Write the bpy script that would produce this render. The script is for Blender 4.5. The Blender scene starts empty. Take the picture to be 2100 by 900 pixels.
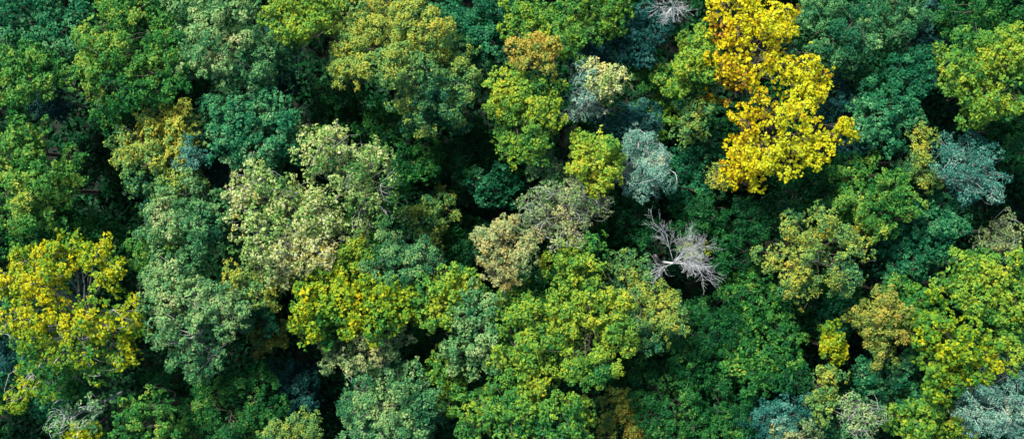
import bpy, math, random
import numpy as np

# ------------------------------------------------------------------ basics
scene = bpy.context.scene
COL = scene.collection
H = 140.0                 # height of the camera above the forest floor
CANOPY = 22.0             # height at which the picture is 90 m wide
MPP = 90.0 / 2100.0       # metres per photo pixel at that height
KAL = 0.40                # lit photo colour -> base colour of the leaf

def sc(z):
    return MPP * (H - z) / (H - CANOPY)

def at(px, py, z):
    s = sc(z)
    return np.array([(px - 1050.0) * s, (450.0 - py) * s, z])

def lin(c):
    out = []
    for v in c:
        v = v / 255.0
        out.append(v / 12.92 if v <= 0.04045 else ((v + 0.055) / 1.055) ** 2.4)
    return out

# ------------------------------------------------------------------ materials
def leaf_material(name, stops, vary=0.8, rough=0.6, transl=0.28, spec=0.12, sat=1.0):
    m = bpy.data.materials.new(name)
    m.use_nodes = True
    nt = m.node_tree
    nt.nodes.clear()
    out = nt.nodes.new('ShaderNodeOutputMaterial')
    att = nt.nodes.new('ShaderNodeAttribute'); att.attribute_name = 'tint'
    geo = nt.nodes.new('ShaderNodeNewGeometry')
    noi = nt.nodes.new('ShaderNodeTexNoise')
    noi.inputs['Scale'].default_value = 0.3
    noi.inputs['Detail'].default_value = 4.0
    nt.links.new(geo.outputs['Position'], noi.inputs['Vector'])
    mul = nt.nodes.new('ShaderNodeMath'); mul.operation = 'MULTIPLY_ADD'
    mul.inputs[1].default_value = vary
    mul.inputs[2].default_value = -vary * 0.5
    nt.links.new(noi.outputs['Fac'], mul.inputs[0])
    add = nt.nodes.new('ShaderNodeMath'); add.operation = 'ADD'; add.use_clamp = True
    nt.links.new(att.outputs['Fac'], add.inputs[0])
    nt.links.new(mul.outputs[0], add.inputs[1])
    ramp = nt.nodes.new('ShaderNodeValToRGB')
    cr = ramp.color_ramp
    while len(cr.elements) < len(stops):
        cr.elements.new(0.5)
    for e, (p, c) in zip(cr.elements, stops):
        e.position = p
        l = [v * KAL for v in lin(c)]
        e.color = (l[0], l[1], l[2], 1.0)
    nt.links.new(add.outputs[0], ramp.inputs['Fac'])
    bs = nt.nodes.new('ShaderNodeBsdfPrincipled')
    bs.inputs['Roughness'].default_value = rough
    bs.inputs['Specular IOR Level'].default_value = spec
    nt.links.new(ramp.outputs['Color'], bs.inputs['Base Color'])
    tr = nt.nodes.new('ShaderNodeBsdfTranslucent')
    nt.links.new(ramp.outputs['Color'], tr.inputs['Color'])
    mix = nt.nodes.new('ShaderNodeMixShader')
    mix.inputs['Fac'].default_value = transl
    nt.links.new(bs.outputs[0], mix.inputs[1])
    nt.links.new(tr.outputs[0], mix.inputs[2])
    nt.links.new(mix.outputs[0], out.inputs['Surface'])
    return m

def bark_material(name, dark, light, scale=6.0):
    m = bpy.data.materials.new(name)
    m.use_nodes = True
    nt = m.node_tree
    bs = nt.nodes['Principled BSDF']
    bs.inputs['Roughness'].default_value = 0.85
    bs.inputs['Specular IOR Level'].default_value = 0.2
    tc = nt.nodes.new('ShaderNodeTexCoord')
    noi = nt.nodes.new('ShaderNodeTexNoise')
    noi.inputs['Scale'].default_value = scale
    noi.inputs['Detail'].default_value = 5.0
    ramp = nt.nodes.new('ShaderNodeValToRGB')
    ramp.color_ramp.elements[0].position = 0.35
    ramp.color_ramp.elements[1].position = 0.68
    ramp.color_ramp.elements[0].color = (*dark, 1)
    ramp.color_ramp.elements[1].color = (*light, 1)
    nt.links.new(tc.outputs['Object'], noi.inputs['Vector'])
    nt.links.new(noi.outputs['Fac'], ramp.inputs['Fac'])
    nt.links.new(ramp.outputs['Color'], bs.inputs['Base Color'])
    bmp = nt.nodes.new('ShaderNodeBump')
    bmp.inputs['Strength'].default_value = 0.4
    nt.links.new(noi.outputs['Fac'], bmp.inputs['Height'])
    nt.links.new(bmp.outputs['Normal'], bs.inputs['Normal'])
    return m

BARK = bark_material('bark', (0.035, 0.028, 0.02), (0.12, 0.10, 0.08))
BARK_GREY = bark_material('grey_bark', (0.12, 0.115, 0.10), (0.30, 0.29, 0.26))
BARK_SILVER = bark_material('silver_bark', (0.20, 0.205, 0.195), (0.44, 0.445, 0.42))

# palette: colours the lit leaves have in the photo (sRGB), low tint -> high tint
PAL = {
 'green':  [(0.0, (10, 84, 44)), (0.35, (44, 132, 52)), (0.65, (110, 176, 66)), (1.0, (194, 206, 70))],
 'deep':   [(0.0, (0, 62, 32)), (0.4, (20, 106, 48)), (0.75, (66, 148, 62)), (1.0, (146, 184, 74))],
 'teal':   [(0.0, (6, 84, 54)), (0.4, (32, 130, 80)), (0.75, (98, 180, 108)), (1.0, (168, 212, 142))],
 'sage':   [(0.0, (30, 112, 70)), (0.35, (86, 160, 92)), (0.7, (164, 208, 118)), (1.0, (216, 216, 146))],
 'lime':   [(0.0, (36, 122, 60)), (0.3, (100, 170, 62)), (0.65, (174, 206, 54)), (1.0, (232, 218, 60))],
 'olive':  [(0.0, (46, 126, 84)), (0.3, (114, 176, 88)), (0.6, (188, 204, 76)), (0.85, (222, 212, 70)), (1.0, (224, 186, 64))],
 'golden': [(0.0, (40, 128, 56)), (0.3, (116, 174, 44)), (0.6, (196, 206, 26)), (0.85, (242, 224, 16)), (1.0, (248, 206, 20))],
 'yellow': [(0.0, (110, 74, 22)), (0.2, (190, 130, 26)), (0.36, (238, 196, 12)), (0.62, (246, 228, 16)), (0.85, (240, 238, 30)), (1.0, (214, 226, 44))],
 'cream': [(0.0, (44, 116, 56)), (0.3, (126, 182, 80)), (0.6, (204, 224, 122)), (0.85, (248, 246, 178)), (1.0, (238, 220, 84))],
 'tan': [(0.0, (70, 124, 74)), (0.35, (146, 182, 108)), (0.65, (214, 214, 136)), (1.0, (230, 200, 90))],
 'orange': [(0.0, (70, 130, 64)), (0.35, (150, 176, 70)), (0.65, (222, 200, 80)), (1.0, (240, 182, 70))],
 'blue': [(0.0, (22, 96, 82)), (0.4, (64, 152, 128)), (0.75, (140, 204, 172)), (1.0, (208, 228, 200))],
 'pale': [(0.0, (70, 132, 108)), (0.4, (124, 190, 160)), (0.75, (186, 224, 190)), (1.0, (238, 222, 154))],
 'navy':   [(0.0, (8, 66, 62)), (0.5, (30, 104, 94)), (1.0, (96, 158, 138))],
}
MATS = {k: leaf_material(k + '_leaves', v, {'yellow': 0.5, 'golden': 0.7, 'blue': 0.5, 'navy': 0.6, 'pale': 0.5}.get(k, 0.85)) for k, v in PAL.items()}
LEAF = {'green': (.30, .62), 'deep': (.26, .55), 'teal': (.30, .66), 'sage': (.26, .6), 'lime': (.33, .6), 'olive': (.28, .55), 'golden': (.34, .66),
        'yellow': (.33, .7), 'cream': (.30, .55), 'tan': (.26, .6), 'orange': (.28, .6), 'blue': (.25, .42), 'pale': (.24, .4), 'navy': (.3, .6)}

# ------------------------------------------------------------------ mesh helpers
class Tubes:
    def __init__(self):
        self.v = []; self.f = []
    def add(self, pts, rad, sides=6):
        pts = [np.asarray(p, float) for p in pts]
        n = len(pts); b0 = len(self.v)
        for i in range(n):
            d = pts[min(i + 1, n - 1)] - pts[max(i - 1, 0)]
            d = d / (np.linalg.norm(d) + 1e-9)
            ref = np.array([1.0, 0, 0]) if abs(d[2]) > 0.8 else np.array([0, 0, 1.0])
            u = np.cross(d, ref); u /= np.linalg.norm(u) + 1e-9
            w = np.cross(d, u)
            for k in range(sides):
                a = 2 * math.pi * k / sides
                self.v.append(tuple(pts[i] + rad[i] * (math.cos(a) * u + math.sin(a) * w)))
        for i in range(n - 1):
            for k in range(sides):
                k2 = (k + 1) % sides
                self.f.append((b0 + i * sides + k, b0 + i * sides + k2, b0 + (i + 1) * sides + k2, b0 + (i + 1) * sides + k))
        self.f.append(tuple(b0 + (n - 1) * sides + k for k in range(sides)))
        self.f.append(tuple(b0 + k for k in reversed(range(sides))))
    def build(self, name, mat, parent, origin):
        me = bpy.data.meshes.new(name)
        o = np.asarray(origin)
        me.from_pydata([tuple(np.asarray(p) - o) for p in self.v], [], self.f)
        for p in me.polygons: p.use_smooth = True
        me.materials.append(mat)
        ob = bpy.data.objects.new(name, me)
        COL.objects.link(ob); ob.parent = parent
        return ob

def unit(a):
    return a / (np.linalg.norm(a, axis=-1, keepdims=True) + 1e-9)

def waves(P, rng, wl, n=7):
    """smooth pseudo-noise of about unit strength, wavelength wl metres"""
    out = np.zeros(len(P))
    for _ in range(n):
        k = unit(rng.normal(size=3)) * (2 * math.pi / (wl * rng.uniform(0.7, 1.5)))
        out += np.sin(P @ k + rng.uniform(0, 6.28))
    return out / math.sqrt(n / 2.0)

def leaf_mesh(name, P, N, L, aspect, tint, rng, mat, parent, origin):
    """one folded, drooping leaf spray per point"""
    n = len(P)
    R = rng.normal(size=(n, 3))
    T = unit(R - (R * N).sum(1, keepdims=True) * N)
    B = np.cross(N, T)
    L = L[:, None]; W = L * aspect * rng.uniform(0.75, 1.25, (n, 1))
    base = P - T * L * 0.5
    tip = P + T * L * 0.5 - N * L * rng.uniform(0.0, 0.3, (n, 1))
    sk = rng.uniform(-0.12, 0.16, (n, 1)) * L
    s1 = P + B * W * 0.5 + T * sk + N * L * rng.uniform(-0.02, 0.14, (n, 1))
    s2 = P - B * W * 0.5 + T * sk * 0.6 + N * L * rng.uniform(-0.02, 0.14, (n, 1))
    V = np.stack([base, s1, tip, s2], axis=1).reshape(-1, 3) - np.asarray(origin)
    me = bpy.data.meshes.new(name)
    me.vertices.add(4 * n)
    me.vertices.foreach_set('co', V.astype(np.float32).ravel())
    me.loops.add(4 * n)
    me.loops.foreach_set('vertex_index', np.arange(4 * n, dtype=np.int32))
    me.polygons.add(n)
    me.polygons.foreach_set('loop_start', np.arange(0, 4 * n, 4, dtype=np.int32))
    me.update(calc_edges=True)
    a = me.attributes.new('tint', 'FLOAT', 'FACE')
    a.data.foreach_set('value', np.clip(tint, 0, 1).astype(np.float32))
    me.materials.append(mat)
    ob = bpy.data.objects.new(name, me)
    COL.objects.link(ob); ob.parent = parent
    return ob

# ------------------------------------------------------------------ a tree
COUNT = [0]
TREES = []

def auto_lobes(cx, cy, rx, ry, rng):
    m = (rx + ry) / 2
    n = 5 if m < 45 else (7 if m < 70 else 10)
    off = rng.uniform(0, 6.28)
    out = []
    for k in range(n):
        q = math.sqrt((k + 0.5) / n) * 0.66
        a = off + k * 2.39996 + rng.uniform(-0.4, 0.4)
        q *= rng.uniform(0.85, 1.15)
        out.append((cx + rx * q * math.cos(a), cy + ry * q * math.sin(a), m * rng.uniform(0.36, 0.52)))
    return out

def curve(a, b, sag, rng, n=5, wob=0.12):
    a = np.asarray(a); b = np.asarray(b)
    l = np.linalg.norm(b - a)
    pts = []
    off = rng.normal(size=3) * wob * l * 0.5
    for i in range(n + 1):
        t = i / n
        p = a * (1 - t) + b * t
        p = p + np.array([0, 0, -1.0]) * sag * l * math.sin(math.pi * t) + off * math.sin(math.pi * t)
        pts.append(p)
    return pts

def tree(pal, z, lobes, label, name='broadleaf_tree', cat='tree', group='trees of the closed forest canopy',
         tint=0.45, patches=(), leaf=None, aspect=None, dens=1.08, clump=0.36, fill=1.0, spread=0.19, sub=0.85,
         bark=None, twigs=3, flat=0.85, gap=0.23, twig_r=0.018, skirt=1.0, thin=(), speck=0.12):
    COUNT[0] += 1
    rng = np.random.default_rng(1000 + COUNT[0] * 7)
    if isinstance(lobes, tuple):
        lobes = auto_lobes(*lobes, rng)
    bark = bark or BARK
    leaf = leaf or LEAF[pal][0] * rng.uniform(.76, .98)
    aspect = aspect or LEAF[pal][1]
    lo = np.array([l[:3] for l in lobes], float)
    cpx = np.average(lo[:, :2], axis=0, weights=lo[:, 2] ** 2)
    ext = max(np.max(np.hypot(*(lo[:, :2] - cpx).T) + lo[:, 2]), 20)
    C = []; R = []; LT = []
    for l in lo:
        d = math.hypot(l[0] - cpx[0], l[1] - cpx[1]) / ext
        r = l[2] * sc(z)
        zt = z - d * d * ext * sc(z) * 0.85 + rng.uniform(-1.2, 0.8)
        rz = r * flat
        c = at(l[0], l[1], zt - rz * 0.5)
        c[2] = zt - rz
        C.append(c); R.append((r, r, rz)); LT.append(rng.normal(0, .05))
        if rng.random() < skirt * (0.4 + 1.3 * d / ext):      # a lower bough outside each upper one
            a = math.atan2(-(l[1] - cpx[1]), l[0] - cpx[0]) + rng.uniform(-0.9, 0.9)
            o = r * rng.uniform(0.35, 0.95)
            r2 = r * rng.uniform(0.5, 0.85)
            C.append(c + np.array([math.cos(a) * o, math.sin(a) * o, -rng.uniform(1.4, 5.0)]))
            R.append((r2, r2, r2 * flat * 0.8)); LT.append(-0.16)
    C = np.array(C); R = np.array(R)
    base = np.array([np.average(C[:, 0], weights=R[:, 0]) + rng.uniform(-.6, .6),
                     np.average(C[:, 1], weights=R[:, 0]) + rng.uniform(-.6, .6), 0.0])
    root = bpy.data.objects.new(name, None)
    root.empty_display_size = 0.5
    COL.objects.link(root)
    root.location = base
    root['label'] = label; root['category'] = cat; root['group'] = group
    # --- boughs: rounded leafy heads over each lobe, then leaf sprays over each bough
    SCn = []; SRd = []; SDn = []; SL = []
    for i in range(len(C)):
        d = unit(rng.normal(size=(130, 3)))
        d = d[d[:, 2] > -0.35]
        rs = np.minimum(sub * rng.uniform(0.5, 1.45, len(d)), R[i, 0] * 0.62)
        rad = 1.0 + spread * (0.9 * waves(C[i] + d * R[i], rng, 2.6) + 0.5 * rng.normal(size=len(d)))
        stick = rng.random(len(d)) < 0.16
        rad = np.where(stick, rad + rng.uniform(0.06, 0.36, len(d)), rad)
        rs = np.where(stick, rs * 0.6, rs)
        p = C[i] + d * (R[i] - 0.5 * rs[:, None]) * rad[:, None]
        ok = np.ones(len(p), bool)
        for j in range(len(C)):
            if j != i:
                ok &= (((p - C[j]) / R[j]) ** 2).sum(1) > 0.55
        p = p[ok]; d = d[ok]; rs = rs[ok]
        acc = []
        for k in range(len(p)):
            if acc:
                dd = np.sqrt(np.sum((p[acc] - p[k]) ** 2, axis=1))
                if np.any(dd < 0.84 * (rs[acc] + rs[k])): continue
            acc.append(k)
        if not acc:
            acc = [0] if len(p) else []
        hole = waves(p, rng, 3.2)
        keep = [k for k in acc if rng.random() > gap * 0.7 and hole[k] > -1.75 + gap * 1.6]
        for k in keep:
            SCn.append(p[k]); SRd.append(rs[k]); SDn.append(d[k]); SL.append(i)
    SCn = np.array(SCn); SRd = np.array(SRd); SDn = np.array(SDn)
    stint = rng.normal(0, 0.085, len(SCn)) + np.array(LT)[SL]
    cps = []; cns = []; cl = []; ct = []
    sp = clump * 0.9
    for i in range(len(SCn)):
        m = int(9 * (SRd[i] / sp) ** 2) + 6
        d = unit(rng.normal(size=(m, 3)) + np.array([0, 0, 0.25]) + SDn[i] * 0.35)
        d = d[(d[:, 2] > -0.4)]
        ax = SDn[i] + rng.normal(size=3) * 0.35
        ax[2] = ax[2] * 0.35; ax = ax / (np.linalg.norm(ax) + 1e-9)
        dl = d * SRd[i] * 0.88
        dl = dl + ax * (dl @ ax)[:, None] * rng.uniform(0.15, 0.75)
        p = SCn[i] + dl * (1 + rng.normal(0, 0.17, (len(d), 1)))
        dist = (((p[:, None, :] - SCn[None]) / SRd[None, :, None]) ** 2).sum(2)
        dist[:, i] = 9
        ok = dist.min(1) > 0.6
        p = p[ok]; d = d[ok]
        acc = []
        for k in range(len(p)):
            if acc and np.min(np.sum((p[acc] - p[k]) ** 2, axis=1)) < sp * sp: continue
            acc.append(k)
        if not acc: continue
        p = p[acc]; d = d[acc]
        keep = rng.random(len(p)) > gap
        cps.append(p[keep]); cns.append(unit(d[keep] + SDn[i] * 0.3 + np.array([0, 0, 0.3])))
        cl += [SL[i]] * int(keep.sum()); ct += [stint[i]] * int(keep.sum())
    cp = np.concatenate(cps); cn = np.concatenate(cns); cl = np.array(cl)
    if thin:
        pr = np.zeros(len(cp))
        for (px, py, q, w) in thin:
            c = at(px, py, z - 1.5); q = q * sc(z)
            pr = np.maximum(pr, w * np.exp(-((((cp[:, 0] - c[0]) ** 2 + (cp[:, 1] - c[1]) ** 2) / (q * q)) ** 2)))
        k = rng.random(len(cp)) > pr
        cp = cp[k]; cn = cn[k]; cl = cl[k]; ct = list(np.array(ct)[k])
    nc = len(cp)
    crad = clump * rng.uniform(0.6, 1.3, nc)
    ctint = np.array(ct) + rng.normal(0, 0.09, nc)
    nl = np.maximum((13 * dens * (crad / 0.36) ** 2 * (0.30 / leaf) ** 1.9).astype(int), 3)
    idx = np.repeat(np.arange(nc), nl)
    n = len(idx)
    d = unit(rng.normal(size=(n, 3)))
    q = rng.random(n)[:, None] ** 0.45
    off = d * q
    along = (off * cn[idx]).sum(1, keepdims=True)
    off = off - cn[idx] * along * 0.4
    P = cp[idx] + off * crad[idx][:, None]
    N = unit(off * 0.45 + cn[idx] * 0.6 + np.array([0, 0, 0.35]) + rng.normal(size=(n, 3)) * 0.42)
    Lf = leaf * rng.uniform(0.65, 1.35, n)
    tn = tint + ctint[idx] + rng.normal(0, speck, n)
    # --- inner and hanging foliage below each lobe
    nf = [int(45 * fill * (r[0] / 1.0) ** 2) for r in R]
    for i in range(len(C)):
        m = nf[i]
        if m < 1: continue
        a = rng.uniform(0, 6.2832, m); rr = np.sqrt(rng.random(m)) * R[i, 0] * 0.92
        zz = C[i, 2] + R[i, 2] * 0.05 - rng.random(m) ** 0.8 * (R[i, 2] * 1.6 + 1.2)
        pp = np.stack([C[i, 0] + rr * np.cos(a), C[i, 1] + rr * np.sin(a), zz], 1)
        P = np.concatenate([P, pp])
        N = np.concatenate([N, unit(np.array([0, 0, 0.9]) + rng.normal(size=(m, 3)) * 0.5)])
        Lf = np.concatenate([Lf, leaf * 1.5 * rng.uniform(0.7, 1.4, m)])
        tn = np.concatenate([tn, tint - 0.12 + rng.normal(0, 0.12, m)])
    if thin:
        k = np.ones(len(P), bool)
        for (px, py, q, w) in thin:
            c = at(px, py, z - 1.5); q = q * sc(z) * 0.8
            k &= ~((np.arange(len(P)) >= n) & (((P[:, 0] - c[0]) ** 2 + (P[:, 1] - c[1]) ** 2) < q * q) & (rng.random(len(P)) < w))
        P = P[k]; N = N[k]; Lf = Lf[k]; tn = tn[k]
    for (px, py, pr, dv) in patches:
        c = at(px, py, z - 1.5)
        r = pr * sc(z)
        w = np.exp(-(((P[:, 0] - c[0]) ** 2 + (P[:, 1] - c[1]) ** 2) / (r * r)))
        tn = tn + dv * w
    # --- trunk, limbs, twigs
    tall = z
    fork = np.array([base[0] + rng.uniform(-.3, .3), base[1] + rng.uniform(-.3, .3), tall * rng.uniform(0.42, 0.52)])
    topp = np.array([np.mean(C[:, 0]), np.mean(C[:, 1]), np.max(C[:, 2])])
    tr0 = 0.009 * tall + 0.009 * ext * sc(z)
    t = Tubes()
    t.add([base + [0, 0, -0.3], base + [0, 0, 0.5], base * 0.5 + fork * 0.5 + rng.normal(size=3) * 0.12, fork, fork * 0.45 + topp * 0.55, topp],
          [tr0 * 1.5, tr0 * 1.1, tr0 * 0.95, tr0 * 0.8, tr0 * 0.45, tr0 * 0.15], 8)
    trunk = t.build('trunk', bark, root, base)
    for i in range(len(C)):
        tt = Tubes()
        f = rng.uniform(0.0, 0.5)
        st = fork * (1 - f) + (fork * 0.45 + topp * 0.55) * f
        en = C[i] + np.array([0, 0, R[i, 2] * 0.35])
        pts = curve(st, en, 0.10, rng)
        r0 = tr0 * 0.42
        tt.add(pts, list(np.linspace(r0, r0 * 0.25, len(pts))), 5)
        mine = np.where(cl == i)[0]
        if len(mine) and twigs:
            k = min(len(mine), int(twigs * R[i, 0] * 1.6) + 1)
            for j in rng.choice(mine, k, replace=False):
                s0 = pts[int(rng.integers(2, len(pts)))]
                e = cp[j] + cn[j] * crad[j] * 0.25
                pp = curve(s0, e, -0.05, rng, 4, 0.25)
                tt.add(pp, list(np.linspace(max(r0 * 0.28, twig_r * 1.6), twig_r, len(pp))), 3)
        tt.build('limb', bark, trunk, base)
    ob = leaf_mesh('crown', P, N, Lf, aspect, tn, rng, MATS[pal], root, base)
    root['spread'] = float(ext * sc(z))
    TREES.append(root)
    return root

def branchy(px, py, z, length_px, label, lean=(0.0, 0.0), seed=1, bark=None, name='bare_tree', cat='bare tree',
            group='leafless trees', stems=9, aim=None):
    """a leafless tree: trunk, limbs that fan out and divide into fine twigs"""
    rng = np.random.default_rng(seed)
    bark = bark or BARK_SILVER
    top = at(px, py, z)
    r = length_px * sc(z)
    base = np.array([top[0] - lean[0] * 0.4, top[1] - lean[1] * 0.4, 0.0])
    root = bpy.data.objects.new(name, None); COL.objects.link(root)
    root.empty_display_size = 0.5
    root.location = base
    root['label'] = label; root['category'] = cat; root['group'] = group
    fork = np.array([top[0], top[1], z - r * 0.9])
    t = Tubes()
    tr0 = 0.15
    t.add([base + [0, 0, -0.3], base + [0, 0, 0.5], (base + fork) / 2 + rng.normal(size=3) * .2, fork],
          [tr0 * 1.5, tr0 * 1.1, tr0 * 0.85, tr0 * 0.6], 8)
    trunk = t.build('trunk', bark, root, base)
    def grow(tt, p, d, l, rad, depth):
        n = 4
        pts = [p]; q = p.copy(); dd = d.copy()
        for i in range(n):
            dd = unit(dd + rng.normal(size=3) * 0.10 + np.array([0, 0, 0.04]))
            q = q + dd * l / n
            pts.append(q.copy())
        tt.add(pts, list(np.linspace(rad, max(rad * 0.4, 0.006), n + 1)), 4 if depth < 2 else 3)
        if depth >= 3: return
        kids = [6, 5, 4][depth]
        for k in range(kids):
            i = int(rng.integers(1, n + 1))
            nd = unit(unit(pts[i] - pts[i - 1]) + rng.normal(size=3) * 0.40)
            grow(tt, pts[i], nd, l * rng.uniform(0.42, 0.68), max(rad * 0.5, 0.007), depth + 1)
    for s in range(stems):
        a = 2.39996 * s + rng.uniform(-0.4, 0.4)
        if aim is not None and s % 6 != 0:
            a = aim + rng.uniform(-0.9, 0.9)
        out = rng.uniform(0.35, 1.0)
        d = unit(np.array([math.cos(a) * out, math.sin(a) * out, rng.uniform(0.35, 0.8)]))
        tt = Tubes()
        st = fork + np.array([0, 0, -rng.uniform(0, r * 0.5)]) * (1 if s % 2 else 0)
        grow(tt, st, d, r * rng.uniform(0.5, 1.0), 0.03, 0)
        tt.build('limb', bark, trunk, base)
    TREES.append(root)
    return root

UNDER = 'shaded trees down in the gaps'
FEATH = 'feathery blue and pale grey trees'
# ------------------------------------------------------------------ the wood, tree by tree (photo pixels, height of the top)
# --- top left
tree('teal', 19, [(40, 30, 55), (110, 40, 45), (10, 80, 40), (130, 80, 35)], 'blue-green tree filling the top left corner of the photo', tint=.48)
tree('green', 21, [(30, 125, 45), (80, 125, 38), (60, 165, 45), (15, 180, 38), (100, 160, 28)], 'mid green tree at the left edge just below the corner tree', tint=.5)
tree('green', 22.5, [(205, 50, 55), (260, 30, 45), (255, 100, 62), (315, 150, 60), (230, 165, 55), (345, 115, 40), (195, 100, 40), (235, 235, 40), (180, 150, 35), (300, 60, 40)],
     'large fresh green tree with a yellow-green shoulder beside the broad grey-green one', tint=.45, patches=[(195, 55, 50, .28), (255, 120, 60, .12), (250, 220, 60, -.1)])
tree('sage', 22, [(400, 35, 55), (450, 80, 66), (500, 130, 55), (535, 60, 48), (390, 100, 45), (470, 20, 45), (430, 130, 40), (540, 130, 35)],
     'broad grey-green tree at the upper left between a fresh green and a lime tree', tint=.45, patches=[(440, 80, 60, .18), (530, 140, 50, -.25)])
tree('lime', 23.5, [(580, 15, 38), (620, 25, 42), (655, 15, 35), (600, 55, 30), (640, 50, 28)], 'small lime green tree cut by the top edge, left of the big golden-green crown', tint=.5)
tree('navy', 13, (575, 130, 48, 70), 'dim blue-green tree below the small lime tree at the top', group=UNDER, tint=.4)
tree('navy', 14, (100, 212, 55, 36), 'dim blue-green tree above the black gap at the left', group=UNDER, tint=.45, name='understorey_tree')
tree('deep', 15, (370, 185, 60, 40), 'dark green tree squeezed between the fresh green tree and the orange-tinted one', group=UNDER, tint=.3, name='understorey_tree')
tree('green', 21, [(20, 275, 32), (35, 305, 38), (10, 330, 40), (60, 285, 22), (85, 255, 18), (50, 335, 25)], 'light green tree on the left edge beside the top of the black gap', tint=.6)
tree('green', 21, [(60, 360, 42), (110, 355, 32), (100, 390, 38), (40, 420, 42), (90, 425, 35), (15, 390, 38), (158, 368, 13), (130, 380, 20), (15, 450, 35)],
     'light green tree on the left edge, reaching a sprig into the black gap', tint=.55, patches=[(40, 420, 40, .2)])
tree('deep', 17, [(60, 470, 40), (120, 470, 38), (170, 465, 32), (195, 480, 25), (20, 490, 35), (90, 500, 30)], 'darker green tree directly above the golden tree at the left', tint=.5, patches=[(160, 470, 50, .12)])
tree('olive', 20.5, [(330, 232, 40), (372, 258, 38), (285, 295, 42), (335, 315, 50), (290, 345, 42), (350, 365, 40), (308, 390, 30), (270, 320, 30), (385, 300, 25), (300, 250, 25)],
     'ochre-topped green tree on the right side of the black gap', tint=.45, patches=[(340, 245, 50, .2), (285, 300, 35, .2), (310, 400, 60, -.4), (330, 330, 40, .05)])
tree('blue', 20.5, [(395, 300, 24), (410, 325, 22), (380, 328, 20)], 'small blue-green sapling at the right side of the ochre-topped tree', group=FEATH, tint=.4, cat='sapling')
tree('teal', 21, [(455, 235, 36), (458, 285, 34), (500, 245, 36), (545, 222, 36), (568, 265, 42), (530, 305, 40), (590, 300, 28), (480, 325, 26), (440, 260, 22)],
     'bright blue-green tree above the cream-leaved trees', tint=.55)
tree('navy', 12, (440, 350, 45, 50), 'dim blue-green tree left of the cream-leaved tree, below the bright blue-green one', group=UNDER, tint=.35, name='understorey_tree')
# --- cream trees
tree('cream', 23.5, [(655, 285, 40), (625, 275, 22), (690, 330, 48), (745, 335, 40), (780, 380, 36), (705, 380, 50), (785, 430, 34), (745, 425, 44), (640, 320, 32), (760, 465, 30), (690, 275, 18)],
     'cream-green tree with a ragged top, right hand one of the two pale trees', tint=.42, gap=.32, spread=.2, dens=.75, fill=.4, speck=.16, bark=BARK_GREY, twigs=5, patches=[(780, 440, 60, -.25)])
tree('cream', 23, [(515, 375, 42), (560, 395, 48), (610, 395, 45), (500, 430, 36), (590, 450, 52), (650, 440, 46), (520, 490, 42), (570, 505, 46), (625, 505, 46), (675, 500, 38), (545, 550, 34), (590, 545, 34), (485, 400, 25)],
     'cream-leaved tree with bare twigs, left hand one of the two pale trees', tint=.5, gap=.32, spread=.2, dens=.75, fill=.4, speck=.16, bark=BARK_GREY, twigs=6, patches=[(670, 500, 40, .35), (590, 545, 35, .25), (510, 480, 40, -.1)])
tree('olive', 20, [(485, 565, 28), (525, 585, 28), (560, 600, 24), (600, 580, 24), (475, 590, 18)], 'small olive green tree below the left pale tree', tint=.45, gap=.25)
tree('sage', 21, [(380, 400, 40), (345, 420, 36), (425, 430, 42), (350, 450, 42), (400, 470, 46), (440, 480, 34), (320, 470, 32), (380, 510, 34)],
     'sage green tree left of the cream-leaved trees', tint=.42, patches=[(440, 470, 50, -.22), (340, 430, 40, .15)], twigs=4)
tree('green', 18.5, [(290, 495, 28), (310, 525, 26), (280, 530, 20), (330, 510, 24)], 'small mid green tree at the left foot of the sage green tree', tint=.5)
tree('sage', 22, [(350, 560, 42), (400, 555, 36), (325, 600, 34), (385, 615, 46), (440, 635, 40), (345, 655, 44), (405, 685, 46), (445, 670, 34), (375, 730, 36), (425, 735, 30), (318, 645, 24), (405, 760, 20), (480, 640, 25)],
     'tall grey-green tree right of the golden tree, with a few pale bare branches', tint=.5, twigs=5, patches=[(400, 740, 60, -.25), (360, 630, 40, .15)], bark=BARK_GREY)  # first patch paints shade into the leaves low on the crown
# --- golden tree and bottom left
tree('golden', 23, [(60, 525, 38), (140, 520, 42), (190, 540, 40), (30, 580, 42), (80, 585, 42), (222, 570, 24), (105, 540, 34), (115, 680, 62), (60, 655, 38), (180, 640, 48), (230, 635, 45), (245, 690, 40),
     (170, 695, 44), (30, 700, 34), (255, 740, 26), (70, 740, 34), (140, 745, 38), (45, 790, 36), (205, 770, 28), (25, 640, 32), (100, 790, 30), (20, 830, 24)],
     'large golden-yellow tree at the left edge of the photo', tint=.5, thin=[(140, 603, 22, .97), (60, 625, 18, .6), (200, 600, 22, .8), (150, 725, 22, .7), (70, 775, 26, .7), (255, 710, 18, .6)], patches=[(120, 680, 60, .2), (60, 570, 60, .15), (230, 660, 50, -.05), (120, 790, 90, -.4), (190, 550, 50, -.12)], twigs=3, gap=.28, spread=.2, dens=.85, fill=.5, bark=BARK_GREY)
tree('teal', 13, [(40, 770, 36), (100, 820, 32), (120, 770, 32), (160, 790, 32)], 'blue-green tree under the lower rim of the golden tree, bottom left', group=UNDER, tint=.35, name='understorey_tree')
tree('navy', 14, [(20, 660, 40), (30, 740, 40), (150, 600, 35)], 'dark blue-green tree glimpsed through the golden tree', group=UNDER, tint=.35, name='understorey_tree')
tree('sage', 18.5, [(130, 850, 22), (180, 840, 22), (215, 820, 18), (170, 875, 22), (110, 875, 16)], 'thin grey-leaved tree with pale bare branches in the bottom left', cat='sapling', tint=.45, dens=.45, leaf=.25, gap=.35, bark=BARK_SILVER, twigs=14, twig_r=.02, group=FEATH)
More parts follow.
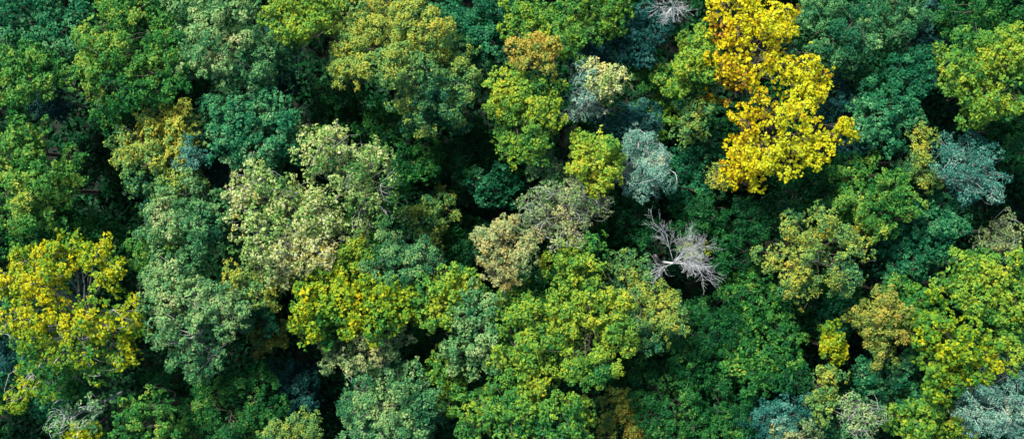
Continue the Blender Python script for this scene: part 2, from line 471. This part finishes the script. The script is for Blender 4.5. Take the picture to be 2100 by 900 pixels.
tree('golden', 17, [(160, 895, 22), (190, 890, 16)], 'little yellow-green sapling at the bottom edge below the thin grey-leaved tree', tint=.5, cat='sapling')
tree('green', 19, [(270, 850, 32), (310, 830, 28), (300, 875, 34), (255, 885, 28), (340, 880, 30)], 'yellow-flecked green tree at the bottom edge, right of the thin grey-leaved tree', tint=.52, twigs=4)
tree('deep', 14.5, [(400, 850, 42), (440, 820, 42), (490, 800, 42), (530, 790, 36), (470, 860, 45), (400, 895, 35), (530, 850, 40), (480, 905, 36)], 'soft bright green tree at the bottom, in the opening below the tall grey-green tree', tint=.6)
tree('olive', 16, [(590, 880, 28), (625, 885, 28), (605, 900, 22), (560, 895, 24)], 'small ochre and green tree at the bottom edge, left of the sage tree', tint=.42)
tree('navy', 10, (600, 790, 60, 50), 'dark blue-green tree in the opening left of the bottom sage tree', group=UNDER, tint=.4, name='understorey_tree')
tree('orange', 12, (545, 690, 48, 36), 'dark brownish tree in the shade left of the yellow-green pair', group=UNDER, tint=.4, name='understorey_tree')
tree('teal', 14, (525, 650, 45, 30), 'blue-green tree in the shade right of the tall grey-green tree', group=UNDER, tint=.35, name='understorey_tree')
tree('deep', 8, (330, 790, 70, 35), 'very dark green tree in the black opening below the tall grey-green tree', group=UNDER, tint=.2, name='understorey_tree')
# --- bottom centre
tree('golden', 22.5, [(660, 568, 34), (692, 575, 30), (640, 615, 36), (690, 615, 40), (626, 658, 32), (665, 675, 36), (705, 655, 30), (640, 690, 20)],
     'golden-green tree, left hand one of the yellow-green pair below the pale trees', tint=.38, patches=[(690, 690, 40, -.25)])
tree('golden', 22, [(775, 595, 34), (745, 620, 36), (800, 640, 36), (758, 655, 34), (825, 625, 26), (800, 600, 24), (720, 650, 22)],
     'yellow-green tree, right hand one of the yellow-green pair below the pale trees', tint=.4, patches=[(790, 600, 25, .12), (780, 680, 40, -.2)])
tree('sage', 20.5, [(790, 508, 36), (835, 535, 40), (865, 535, 28), (780, 545, 32), (805, 570, 30), (850, 560, 26)], 'small rounded sage tree above the yellow-green pair', tint=.35)
tree('lime', 20, [(715, 505, 26), (745, 515, 28), (720, 545, 28), (760, 545, 24)], 'lime green tree tucked between the left pale tree and the yellow-green pair', tint=.5)
tree('tan', 19.5, [(690, 722, 30), (760, 705, 34), (802, 698, 28), (725, 735, 28), (775, 725, 24), (680, 700, 22)], 'pinkish tan and green tree just below the yellow-green pair', tint=.48, patches=[(690, 725, 30, -.3)])
tree('lime', 21, [(868, 600, 32), (905, 618, 34), (942, 590, 36), (890, 648, 30), (962, 612, 26), (850, 635, 24), (925, 570, 22)], 'yellow-flecked green tree right of the yellow-green pair', tint=.4, patches=[(905, 625, 28, .3)])
tree('sage', 21, [(970, 640, 38), (995, 690, 40), (948, 700, 34), (1005, 645, 34), (960, 738, 30), (1010, 730, 30)], 'grey-green tree left of the lime green crowns at the bottom centre', tint=.52)
tree('lime', 22.5, [(1060, 628, 36), (1095, 655, 40), (1055, 700, 42), (1105, 718, 36), (1048, 748, 36), (1100, 755, 32), (1035, 660, 26)], 'light green tree left of the brightest lime crown', tint=.42)
tree('lime', 24, [(1160, 658, 36), (1212, 635, 42), (1260, 638, 36), (1200, 698, 50), (1262, 695, 36), (1232, 740, 36), (1160, 730, 32), (1180, 765, 24), (1240, 608, 26), (1270, 665, 28)],
     'brightest lime-yellow tree at the bottom centre', tint=.5, patches=[(1215, 670, 50, .12), (1240, 760, 40, -.3)])
tree('olive', 21.5, [(1315, 635, 36), (1358, 640, 36), (1330, 685, 32), (1378, 668, 26), (1385, 640, 20), (1300, 670, 26)], 'olive green tree right of the brightest lime crown, blue-green shade tinted into its lower side', tint=.4, patches=[(1335, 700, 35, -.4), (1350, 625, 35, .15)])  # first patch tints the shaded lower side blue-green
tree('lime', 22, [(1070, 808, 40), (1115, 820, 40), (1000, 828, 36), (1152, 848, 40), (1050, 865, 45), (980, 875, 36), (1120, 885, 42), (1180, 878, 36), (1030, 815, 30), (1195, 850, 24)],
     'broad light green tree at the bottom edge below the lime crowns', tint=.36, patches=[(1120, 880, 50, -.15), (1060, 800, 30, .15)])
tree('sage', 20, [(790, 765, 42), (750, 800, 42), (842, 790, 40), (728, 848, 36), (790, 845, 50), (850, 845, 42), (830, 895, 40), (740, 890, 38), (870, 820, 28), (780, 890, 38)],
     'sage green tree at the bottom edge with curved pale twigs', tint=.36, twigs=5, bark=BARK_GREY, patches=[(790, 840, 40, .18), (870, 850, 40, -.15)])
tree('lime', 17, [(912, 740, 26), (930, 778, 30), (922, 818, 26), (900, 770, 20)], 'narrow green tree between the bottom sage tree and the light green crowns', tint=.36)
tree('deep', 11, (850, 690, 50, 32), 'dark green tree in the hollow right of the pinkish tan tree', group=UNDER, tint=.35, name='understorey_tree')
tree('orange', 13.5, [(1260, 840, 32), (1300, 868, 32), (1252, 880, 28), (1320, 885, 24), (1285, 830, 22)], 'olive brown tree at the bottom edge below the dark hollow', tint=.3, patches=[(1320, 885, 25, .25)])
# --- soft green mass at the lower right of centre
tree('deep', 16, [(1345, 790, 45), (1380, 830, 45), (1335, 850, 40), (1400, 770, 42), (1370, 880, 40), (1420, 865, 34)], 'mid green tree beside the dark hollow right of the brightest lime crown', tint=.5)
tree('deep', 17, [(1430, 690, 42), (1470, 720, 45), (1420, 735, 40), (1490, 670, 36), (1450, 650, 32)], 'soft green tree right of the olive green one, below the silver bare tree', tint=.48)
tree('green', 16, [(1530, 600, 36), (1570, 630, 40), (1520, 650, 38), (1590, 670, 34), (1550, 570, 30)], 'feathery mid green tree below left of the ochre tree', tint=.38)
tree('green', 16.5, [(1540, 710, 38), (1590, 740, 42), (1545, 770, 40), (1610, 700, 34), (1500, 740, 32)], 'yellowish mid green tree left of the small yellow tuft', tint=.42)
tree('deep', 15.5, [(1480, 830, 42), (1520, 850, 38), (1460, 870, 38), (1500, 790, 36)], 'mid green tree at the bottom, left of the blue-green patch', tint=.5)
tree('deep', 17, (1620, 780, 45, 36), 'dull green tree above the blue-green patch at the bottom right', tint=.35, group=UNDER)
tree('green', 14.5, (1520, 893, 30, 24), 'light green sapling at the bottom edge, left of the blue-green patch', tint=.5, cat='sapling')
branchy(1390, 542, 21.5, 76, 'silver leafless tree with a dense fan of fine bare branches, right of centre', lean=(-.6, -.6), seed=8, stems=13, aim=0.35)
tree('olive', 19, [(1275, 555, 32), (1315, 560, 36), (1300, 590, 32), (1345, 590, 28), (1260, 585, 24)], 'olive-flecked green tree left of the silver leafless tree', tint=.3)
tree('lime', 21, [(1160, 540, 32), (1195, 545, 32), (1178, 588, 34), (1215, 505, 26), (1170, 520, 26), (1205, 580, 24)], 'light green tree above the brightest lime crown', tint=.36)
tree('tan', 22.5, [(1040, 488, 38), (1008, 530, 26), (1060, 535, 28), (1005, 500, 28), (1045, 565, 22), (1015, 560, 20), (1075, 500, 22)], 'tan and cream tree left of the twiggy pale crown at the centre', tint=.6, gap=.25, patches=[(1050, 485, 30, .15)])
tree('tan', 22, [(1130, 402, 34), (1170, 430, 38), (1120, 450, 38), (1200, 402, 30), (1180, 470, 30), (1100, 430, 26), (1228, 420, 24), (1150, 480, 26)], 'thin twiggy pale tree with few leaves at the centre of the photo',
     tint=.42, dens=.42, leaf=.22, gap=.25, bark=BARK_GREY, twigs=16, twig_r=.022)
tree('deep', 15, (1120, 590, 40, 36), 'dark green tree with dull leaves below the tan and cream tree', tint=.4, group=UNDER)
# --- upper centre
tree('lime', 22.5, [(1200, 310, 34), (1238, 308, 34), (1220, 345, 38), (1190, 345, 24), (1255, 342, 26), (1225, 375, 20)], 'rounded lime-yellow tree against the whitish tree, near the centre', tint=.6)
tree('pale', 21, [(1310, 290, 30), (1322, 335, 40), (1345, 355, 32), (1312, 388, 26), (1290, 355, 26), (1350, 320, 20)], 'whitish blue tree right of the rounded lime-yellow one', group=FEATH, tint=.45, dens=.9, gap=.2, bark=BARK_SILVER, twigs=9, twig_r=.02, patches=[(1355, 330, 20, .4)])
tree('navy', 16, [(1290, 255, 34), (1320, 240, 28), (1260, 260, 26)], 'dusky blue-green tree above the whitish tree', group=UNDER, tint=.6)
tree('sage', 18.5, [(1120, 300, 26), (1110, 335, 28), (1140, 350, 26), (1130, 375, 24), (1175, 382, 22)], 'thin sage tree left of the rounded lime-yellow one, with bare twigs', tint=.48, dens=.55, leaf=.27, gap=.25, bark=BARK_GREY, twigs=9, twig_r=.02, patches=[(1175, 385, 22, .4)])
tree('lime', 23.5, [(1055, 170, 36), (1030, 200, 32), (1080, 212, 46), (1112, 232, 30), (1058, 255, 40), (1098, 275, 36), (1080, 305, 30), (1128, 195, 26), (1020, 185, 22), (1095, 325, 18)],
     'bright lime green tree taller than it is wide, at upper centre', tint=.45, patches=[(1040, 195, 40, .2), (1100, 300, 50, -.15)])
tree('teal', 19.5, [(1125, 170, 28), (1050, 135, 24), (1145, 195, 20)], 'green tree behind the bright lime one, below the small orange crown', tint=.6)
tree('orange', 23, [(1078, 105, 28), (1110, 112, 30), (1132, 105, 18), (1095, 90, 18)], 'small orange tree between two green crowns at upper centre', tint=.6)
tree('pale', 21, [(1200, 140, 22), (1190, 195, 26), (1215, 215, 26), (1180, 230, 18), (1205, 170, 22)], 'whitish tree with a pale forked branch, left under the cream tuft', group=FEATH, tint=.55, leaf=.25, dens=.8, gap=.25, bark=BARK_SILVER, twigs=9, twig_r=.022)
tree('cream', 22, [(1235, 150, 28), (1252, 178, 26), (1268, 162, 18), (1225, 172, 22), (1245, 200, 18)], 'small cream and tan tree at upper centre, right of the whitish forked tree', tint=.62, gap=.25)
tree('lime', 22, [(1080, 25, 46), (1140, 45, 46), (1200, 28, 50), (1250, 18, 32), (1172, 78, 32), (1060, 62, 28), (1222, 58, 30), (1110, 75, 26)], 'broad light green tree at the top edge above the small orange one', tint=.34, patches=[(1120, 20, 40, .12)])
tree('navy', 16, (1225, 100, 34, 36), 'dusky blue-green tree below the broad light green one at the top', group=UNDER, tint=.5, name='understorey_tree')
tree('navy', 17, [(1300, 55, 34), (1330, 80, 34), (1300, 100, 30), (1345, 35, 30), (1325, 115, 22), (1285, 75, 22)], 'dark blue-green tree at the top, under the small white bare tree', group=UNDER, tint=.45)
branchy(1385, 8, 21.5, 48, 'small white leafless tree at the top edge', lean=(-.3, .3), seed=11, stems=8)
tree('lime', 21, [(1430, 72, 32), (1420, 118, 36), (1410, 162, 30), (1445, 148, 24), (1440, 100, 26)], 'lime green tree along the left side of the upper bright yellow tree', tint=.42)
tree('green', 15, [(1340, 150, 24), (1375, 160, 28), (1400, 190, 24)], 'dim olive green tree left of the lime one at the top right of centre', group=UNDER, tint=.55)
tree('lime', 13, [(1340, 230, 28), (1370, 240, 28), (1350, 262, 24)], 'dim lime green tree above the dusky opening right of the whitish tree', group=UNDER, tint=.4)
tree('olive', 17, [(1420, 215, 28), (1435, 250, 30), (1415, 275, 24), (1450, 225, 24)], 'dull olive tree against the left side of the bright yellow pair', tint=.28)
tree('teal', 14, [(1400, 345, 38), (1440, 320, 36), (1460, 370, 36), (1410, 390, 34)], 'shaded blue-green tree left of the lower bright yellow tree', group=UNDER, tint=.4)
tree('olive', 17, [(1470, 350, 22), (1485, 370, 20)], 'small brown-tinted tree at the left foot of the lower bright yellow tree', tint=.6, cat='sapling')
tree('yellow', 24, [(1500, 15, 32), (1545, 30, 40), (1590, 35, 38), (1620, 45, 28), (1560, 65, 36), (1510, 70, 32), (1480, 40, 28), (1610, 20, 28),
     (1520, 115, 38), (1570, 125, 44), (1620, 120, 42), (1660, 130, 36), (1685, 148, 24), (1490, 130, 30), (1480, 175, 30), (1530, 160, 30), (1640, 155, 26), (1510, 200, 26)],
     'brilliant yellow tree with a brown left side, upper one of the yellow pair', tint=.78, gap=.36, spread=.22, dens=.8, fill=.35, speck=.17, thin=[(1565, 178, 26, .95), (1490, 190, 50, .72), (1475, 60, 30, .5), (1560, 92, 26, .8), (1650, 92, 26, .95), (1530, 200, 35, .6), (1505, 100, 20, .6)], patches=[(1480, 60, 32, -.42), (1485, 170, 45, -.4), (1530, 190, 30, -.25), (1580, 50, 50, .08), (1650, 130, 40, .0)])
tree('yellow', 24, [(1590, 205, 40), (1640, 200, 32), (1675, 200, 20), (1560, 235, 36), (1610, 245, 38), (1650, 240, 34), (1535, 250, 26),
     (1560, 300, 40), (1610, 290, 46), (1660, 285, 42), (1705, 275, 32), (1735, 272, 20), (1530, 330, 34), (1580, 335, 38), (1640, 315, 32), (1550, 365, 24), (1520, 300, 26)],
     'brilliant yellow tree pointing to the right, lower one of the yellow pair', tint=.78, gap=.36, spread=.22, dens=.8, fill=.35, speck=.17, thin=[(1625, 262, 18, .9), (1535, 265, 32, .6), (1690, 235, 28, .95), (1585, 262, 20, .8), (1530, 300, 20, .5)], patches=[(1535, 260, 28, -.3), (1640, 285, 60, .15), (1540, 350, 35, -.12)])
# --- top right
tree('sage', 20, [(1690, 28, 45), (1750, 45, 50), (1822, 38, 50), (1872, 28, 38), (1780, 88, 38), (1710, 82, 38), (1665, 60, 30), (1850, 70, 30), (1740, 110, 28)], 'wide dark sage tree at the top edge right of the yellow pair', tint=.26)
tree('teal', 18.5, [(1862, 140, 42), (1900, 160, 28), (1830, 170, 32), (1870, 185, 30), (1890, 120, 26)], 'blue-green tree below the wide dark sage one at the top right', tint=.36)
tree('teal', 19.5, [(1790, 200, 36), (1832, 210, 42), (1850, 240, 32), (1790, 250, 36), (1822, 280, 32), (1860, 210, 24)], 'green and blue tree right of the lower bright yellow tree', tint=.42)
tree('navy', 15, [(1720, 230, 36), (1720, 180, 34), (1750, 290, 32)], 'dim blue-green tree touching the right tips of the yellow pair', group=UNDER, tint=.45)
tree('deep', 18, [(2000, 20, 45), (2060, 25, 45), (1960, 50, 34), (2085, 60, 36), (1985, 65, 30)], 'deep green tree filling the top right corner', tint=.5)
tree('navy', 14, [(1930, 70, 40), (1930, 130, 36), (1900, 40, 36)], 'dim tree left of the deep green corner tree at the top right', group=UNDER, tint=.5, name='understorey_tree')
tree('lime', 22.5, [(1990, 128, 40), (2050, 100, 42), (1965, 170, 28), (2020, 195, 38), (2080, 145, 38), (2060, 218, 32), (2088, 82, 28), (2000, 238, 26), (2030, 150, 30), (2095, 200, 26), (1955, 145, 18)], 'lime-yellow tree at the right edge below the corner', tint=.5)
tree('deep', 16, [(2050, 275, 36), (2090, 260, 34), (2085, 300, 30)], 'dark green tree at the right edge below the lime-yellow one', tint=.35, group=UNDER)
tree('blue', 20, [(1985, 320, 40), (2025, 335, 38), (1990, 365, 38), (2035, 370, 32), (1960, 340, 28), (2005, 395, 24)], 'feathery steel blue tree near the right edge', group=FEATH, tint=.42, dens=.8, twigs=8, bark=BARK_GREY)
tree('olive', 19, [(1900, 270, 20), (1905, 300, 26), (1895, 335, 28), (1905, 365, 22)], 'narrow olive yellow tree left of the steel blue one', tint=.42, patches=[(1905, 290, 25, .15)])
tree('green', 20, [(1790, 358, 40), (1760, 400, 36), (1840, 400, 38), (1820, 438, 36), (1740, 360, 28), (1870, 420, 26), (1785, 430, 28), (1800, 465, 24)], 'fresh green tree left of the olive yellow one at the right', tint=.48)
tree('deep', 17, [(1630, 390, 40), (1680, 370, 40), (1720, 350, 34), (1650, 430, 38), (1600, 420, 34), (1700, 410, 36)], 'dark green tree right below the bright yellow pair', group=UNDER, tint=.32)
tree('teal', 17, [(1930, 420, 36), (1900, 450, 34), (1950, 460, 32), (1920, 490, 34)], 'shaded blue-green tree below the steel blue one', tint=.38)
tree('teal', 16.5, [(1840, 500, 36), (1880, 530, 38), (1830, 545, 32), (1920, 540, 34), (1860, 480, 30)], 'shaded green tree right of the ochre tree', tint=.42)
# --- right and bottom right
tree('olive', 22, [(1598, 518, 32), (1648, 478, 36), (1715, 488, 40), (1680, 535, 46), (1758, 518, 32), (1640, 575, 32), (1650, 608, 22), (1740, 558, 32), (1768, 480, 22), (1690, 450, 22), (1620, 545, 26)],
     'ochre-yellow tree right of centre above the dark openings', tint=.44, gap=.3, spread=.2, fill=.5, dens=.85, speck=.15, patches=[(1600, 520, 35, .25), (1750, 550, 40, -.2)])
tree('deep', 12, [(1660, 640, 36), (1700, 610, 34), (1740, 630, 34)], 'dark green tree in the opening below the ochre tree', group=UNDER, tint=.3, name='understorey_tree')
tree('teal', 13, (1720, 650, 50, 40), 'dark blue-green tree above the small yellow tuft', group=UNDER, tint=.3, name='understorey_tree')
tree('tan', 15, [(2050, 480, 30), (2080, 500, 30), (2025, 500, 24), (2070, 455, 22)], 'thin grey twiggy tree at the right edge beside a black gap', group=FEATH, tint=.35, dens=.6, leaf=.22, gap=.3, bark=BARK_GREY, twigs=9, twig_r=.022)
tree('lime', 22, [(1980, 560, 32), (2040, 565, 40), (2080, 600, 34), (2000, 610, 34), (2060, 640, 38), (1950, 580, 26), (2095, 640, 26)], 'bright green tree at the right edge above the yellow-lime one', tint=.45, patches=[(2040, 570, 35, .15)])
tree('orange', 21, [(1820, 640, 32), (1842, 680, 32), (1790, 672, 28), (1822, 718, 28), (1775, 650, 22), (1850, 650, 24)], 'orange-tinged tree left of the yellow-lime one at the lower right', tint=.42)
tree('golden', 23, [(1900, 620, 36), (1890, 668, 32), (1950, 690, 42), (1992, 708, 38), (1930, 738, 42), (2012, 748, 34), (1940, 785, 28), (1910, 700, 32), (1980, 760, 30), (1875, 640, 22)],
     'large yellow-lime tree at the lower right between the orange-tinged and the pale blue one', tint=.32, patches=[(1950, 710, 45, .14), (1890, 630, 40, -.12)])
tree('green', 18.5, [(1845, 590, 24), (1865, 605, 18), (1830, 610, 18)], 'little mid green tree above the orange-tinged one', tint=.45, cat='sapling')
tree('golden', 17, [(1712, 690, 18), (1725, 715, 20), (1700, 705, 14)], 'small yellow tuft of a tree left of the orange-tinged one', tint=.55, cat='sapling')
tree('lime', 20.5, [(2080, 690, 32), (2090, 730, 28), (2060, 680, 24)], 'yellow-green tree at the right edge just above the pale blue one', tint=.42)
tree('pale', 21, [(2030, 790, 36), (2070, 770, 36), (2050, 830, 44), (2010, 830, 34), (2090, 820, 36), (2030, 865, 30), (2080, 870, 30), (2000, 800, 24)], 'pale whitish blue tree in the bottom right corner', group=FEATH, tint=.42, dens=1.1, twigs=5, bark=BARK_SILVER, patches=[(2070, 770, 40, -.3), (2060, 840, 40, .2)])
tree('teal', 14.5, [(1850, 770, 38), (1830, 800, 36), (1880, 810, 32), (1790, 770, 32)], 'shaded green tree below the orange-tinged one', group=UNDER, tint=.4)
tree('lime', 17.5, [(1850, 870, 32), (1900, 860, 34), (1945, 870, 34), (1975, 885, 28), (1880, 890, 30), (1920, 840, 24)], 'lime-tipped green tree at the bottom edge left of the pale blue one', tint=.4)
tree('olive', 17.5, [(1685, 790, 28), (1700, 825, 30), (1680, 840, 24), (1710, 770, 22)], 'olive green tree below the small yellow tuft', tint=.36)
tree('sage', 18, [(1765, 835, 28), (1780, 865, 28), (1760, 880, 24), (1785, 840, 22)], 'brown-grey twiggy tree near the bottom, right of the olive green one', group=FEATH, tint=.5, dens=.4, leaf=.22, gap=.2, bark=BARK_GREY, twigs=16, twig_r=.022)
tree('blue', 17, [(1570, 850, 32), (1620, 845, 34), (1660, 860, 28), (1600, 870, 28), (1545, 870, 24)], 'blue-green feathery tree at the bottom right of centre', group=FEATH, tint=.32, fill=1.0)
tree('tan', 17.5, [(1600, 892, 22), (1640, 890, 24), (1670, 895, 18)], 'tan tree cut by the bottom edge below the blue-green feathery one', tint=.5)
tree('teal', 13.5, (1720, 870, 36, 40), 'dark blue-green tree at the bottom between the olive and the brown-grey twiggy trees', group=UNDER, tint=.45)
# --- big golden-green crown at the top and its neighbours
tree('olive', 23.5, [(755, 35, 50), (830, 15, 50), (728, 78, 40), (790, 88, 52), (860, 68, 52), (708, 130, 34), (792, 140, 42), (850, 120, 46), (920, 100, 42), (870, 178, 42), (932, 168, 38), (842, 208, 36), (900, 228, 38), (932, 240, 26), (870, 250, 26), (955, 140, 24), (720, 40, 28), (690, 150, 18)],
     'big golden-green tree at the top, with blue-green shade tinted into its lower right', tint=.44, patches=[(770, 60, 75, .1), (800, 140, 45, .08), (900, 220, 85, -.36)])  # last patch puts the shade of the lower right into the leaf colour
tree('teal', 19, [(920, 25, 34), (1000, 30, 42), (985, 80, 38), (1012, 90, 30), (950, 50, 30), (990, 115, 26)], 'blue-green tree at the top between the big golden-green and the broad light green crowns', tint=.4)
# --- shaded trees in the hollows of the centre
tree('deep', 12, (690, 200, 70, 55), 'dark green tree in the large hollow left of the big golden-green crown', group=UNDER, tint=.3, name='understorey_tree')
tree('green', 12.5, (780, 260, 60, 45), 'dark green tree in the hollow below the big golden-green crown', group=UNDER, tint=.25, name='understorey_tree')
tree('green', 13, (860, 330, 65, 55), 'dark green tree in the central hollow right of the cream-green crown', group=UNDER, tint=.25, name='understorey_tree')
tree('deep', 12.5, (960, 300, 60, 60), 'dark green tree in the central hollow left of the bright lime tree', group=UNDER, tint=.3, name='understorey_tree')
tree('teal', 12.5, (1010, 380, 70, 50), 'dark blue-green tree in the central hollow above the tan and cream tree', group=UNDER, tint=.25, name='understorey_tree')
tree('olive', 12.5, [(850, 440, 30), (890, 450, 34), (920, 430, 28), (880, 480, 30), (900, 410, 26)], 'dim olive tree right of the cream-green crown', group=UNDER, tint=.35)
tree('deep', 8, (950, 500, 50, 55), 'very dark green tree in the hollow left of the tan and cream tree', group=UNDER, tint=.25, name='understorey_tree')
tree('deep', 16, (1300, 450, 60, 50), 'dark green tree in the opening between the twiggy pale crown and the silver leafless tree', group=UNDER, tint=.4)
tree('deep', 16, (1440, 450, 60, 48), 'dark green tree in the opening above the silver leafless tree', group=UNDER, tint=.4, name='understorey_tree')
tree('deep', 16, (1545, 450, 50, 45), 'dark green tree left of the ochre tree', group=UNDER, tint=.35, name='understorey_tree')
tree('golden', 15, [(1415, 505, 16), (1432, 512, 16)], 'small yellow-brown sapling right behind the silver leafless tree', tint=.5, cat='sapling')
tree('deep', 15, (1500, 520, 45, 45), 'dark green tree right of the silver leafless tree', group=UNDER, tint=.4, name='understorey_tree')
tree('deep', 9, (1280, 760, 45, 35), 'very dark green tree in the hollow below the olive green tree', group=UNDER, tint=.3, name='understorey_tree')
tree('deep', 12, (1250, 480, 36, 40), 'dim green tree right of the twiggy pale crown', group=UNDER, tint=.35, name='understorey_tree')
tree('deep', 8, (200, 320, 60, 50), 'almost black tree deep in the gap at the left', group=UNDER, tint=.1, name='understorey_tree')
# ------------------------------------------------------------------ the wood goes on beyond the frame (copies of whole trees)
def copy_tree(o, parent=None):
    c = o.copy(); COL.objects.link(c); c.parent = parent
    for ch in o.children:
        copy_tree(ch, c)
    return c

mr = random.Random(4)
sources = [t for t in TREES if t.name.startswith('broadleaf_tree') and t['group'] == 'trees of the closed forest canopy']
spots = []
for y in (28.5, 36.5, 45.0):
    for x in np.arange(-76, 77, 8.5):
        for s in (-1, 1):
            spots.append((x + mr.uniform(-1.5, 1.5), s * (y + mr.uniform(0, 1.6)), y))
for x in (56.5, 65.0, 74.0):
    for y in (-20, -12, -4, 4, 12, 20):
        for s in (-1, 1):
            spots.append((s * (x + mr.uniform(0, 1.6)), y + mr.uniform(-1.5, 1.5), x - 28))
bysize = sorted(sources, key=lambda t: t['spread'])
for (x, y, ring) in spots:
    pool = bysize[:40] if ring < 30 else bysize[25:]
    c = copy_tree(mr.choice(pool))
    c.location = (x, y, 0)
    c.rotation_euler.z = mr.uniform(0, 6.28)
    c['label'] = 'broadleaf tree in the wood beyond the edge of the photo'
    c['category'] = 'tree'
    c['group'] = 'trees beyond the edge of the photo'
for o in COL.objects:
    if 'spread' in o.keys():
        del o['spread']

# ------------------------------------------------------------------ forest floor
def forest_floor():
    n = 150
    size = 420.0
    xs = np.linspace(-size, size, n)
    # finer in the middle
    xs = np.sign(xs) * (np.abs(xs) / size) ** 1.8 * size
    X, Y = np.meshgrid(xs, xs)
    Z = 0.18 * np.sin(X * 0.31 + 1.2) * np.cos(Y * 0.27) + 0.08 * np.sin(X * 1.1 + Y * 0.7) - 0.15
    V = np.stack([X, Y, Z], -1).reshape(-1, 3)
    F = [(j * n + i, j * n + i + 1, (j + 1) * n + i + 1, (j + 1) * n + i) for j in range(n - 1) for i in range(n - 1)]
    me = bpy.data.meshes.new('forest_floor')
    me.from_pydata(V.tolist(), [], F)
    m = bpy.data.materials.new('leaf_litter'); m.use_nodes = True
    nt = m.node_tree; bs = nt.nodes['Principled BSDF']
    bs.inputs['Roughness'].default_value = 0.95
    noi = nt.nodes.new('ShaderNodeTexNoise'); noi.inputs['Scale'].default_value = 0.8; noi.inputs['Detail'].default_value = 8
    geo = nt.nodes.new('ShaderNodeNewGeometry')
    nt.links.new(geo.outputs['Position'], noi.inputs['Vector'])
    ramp = nt.nodes.new('ShaderNodeValToRGB')
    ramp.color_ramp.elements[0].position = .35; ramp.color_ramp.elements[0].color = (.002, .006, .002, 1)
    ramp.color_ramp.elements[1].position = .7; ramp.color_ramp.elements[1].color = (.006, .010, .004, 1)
    nt.links.new(noi.outputs['Fac'], ramp.inputs['Fac']); nt.links.new(ramp.outputs['Color'], bs.inputs['Base Color'])
    bmp = nt.nodes.new('ShaderNodeBump'); bmp.inputs['Strength'].default_value = .6
    nt.links.new(noi.outputs['Fac'], bmp.inputs['Height']); nt.links.new(bmp.outputs['Normal'], bs.inputs['Normal'])
    me.materials.append(m)
    ob = bpy.data.objects.new('forest_floor', me); COL.objects.link(ob)
    ob['kind'] = 'structure'; ob['label'] = 'dark forest floor of soil and leaf litter under the trees'
forest_floor()

# low ferns and brambles on the floor: nobody could count them
ur = np.random.default_rng(77)
nc = 25000
cx = np.concatenate([ur.uniform(-66, 66, 14000), ur.uniform(-110, 110, nc - 14000)]); cy = np.concatenate([ur.uniform(-32, 32, 14000), ur.uniform(-75, 75, nc - 14000)])
k = ur.integers(8, 18, nc)
idx = np.repeat(np.arange(nc), k)
m_ = len(idx)
P = np.stack([cx[idx] + ur.normal(0, .38, m_), cy[idx] + ur.normal(0, .38, m_), ur.uniform(.15, 1.9, m_)], 1)
N = unit(np.array([0, 0, .9]) + ur.normal(size=(m_, 3)) * .35)
und = leaf_mesh('undergrowth', P, N, ur.uniform(.35, .8, m_), .5, .12 + ur.normal(0, .15, m_), ur, MATS['deep'], None, (0, 0, 0))
und['kind'] = 'stuff'; und['label'] = 'low dark green undergrowth on the forest floor'

# ------------------------------------------------------------------ light
SUN = np.array([-0.40, 0.60, 0.95]); SUN = SUN / np.linalg.norm(SUN)
elev = math.asin(SUN[2]); azi = math.atan2(SUN[0], SUN[1])
world = bpy.data.worlds.new('World'); scene.world = world
world.use_nodes = True
wn = world.node_tree
bg = wn.nodes['Background']
sky = wn.nodes.new('ShaderNodeTexSky')
sky.sky_type = 'NISHITA'
sky.sun_disc = False
sky.sun_elevation = elev
sky.sun_rotation = azi
wn.links.new(sky.outputs['Color'], bg.inputs['Color'])
bg.inputs['Strength'].default_value = 0.105
sl = bpy.data.lights.new('sun', 'SUN')
sl.energy = 3.5
sl.angle = math.radians(12)
sl.color = (1.0, 0.98, 0.92)
so = bpy.data.objects.new('sun', sl); COL.objects.link(so)
from mathutils import Vector
so.rotation_euler = Vector(SUN.tolist()).to_track_quat('Z', 'Y').to_euler()
so.location = (SUN * 200).tolist()

# ------------------------------------------------------------------ camera: a drone looking straight down
cam = bpy.data.cameras.new('camera')
cam.sensor_width = 36.0
cam.lens = 36.0 * (H - CANOPY) / 90.0
cam.clip_start = 1.0; cam.clip_end = 2000.0
co = bpy.data.objects.new('camera', cam); COL.objects.link(co)
co.location = (0, 0, H)
co.rotation_euler = (0, 0, 0)
scene.camera = co

vs = scene.view_settings
vs.view_transform = 'Standard'
vs.look = 'None'
vs.gamma = 1.0
vs.exposure = 1.8
vs.use_curve_mapping = False
scene.cycles.max_bounces = 6
scene.cycles.diffuse_bounces = 3
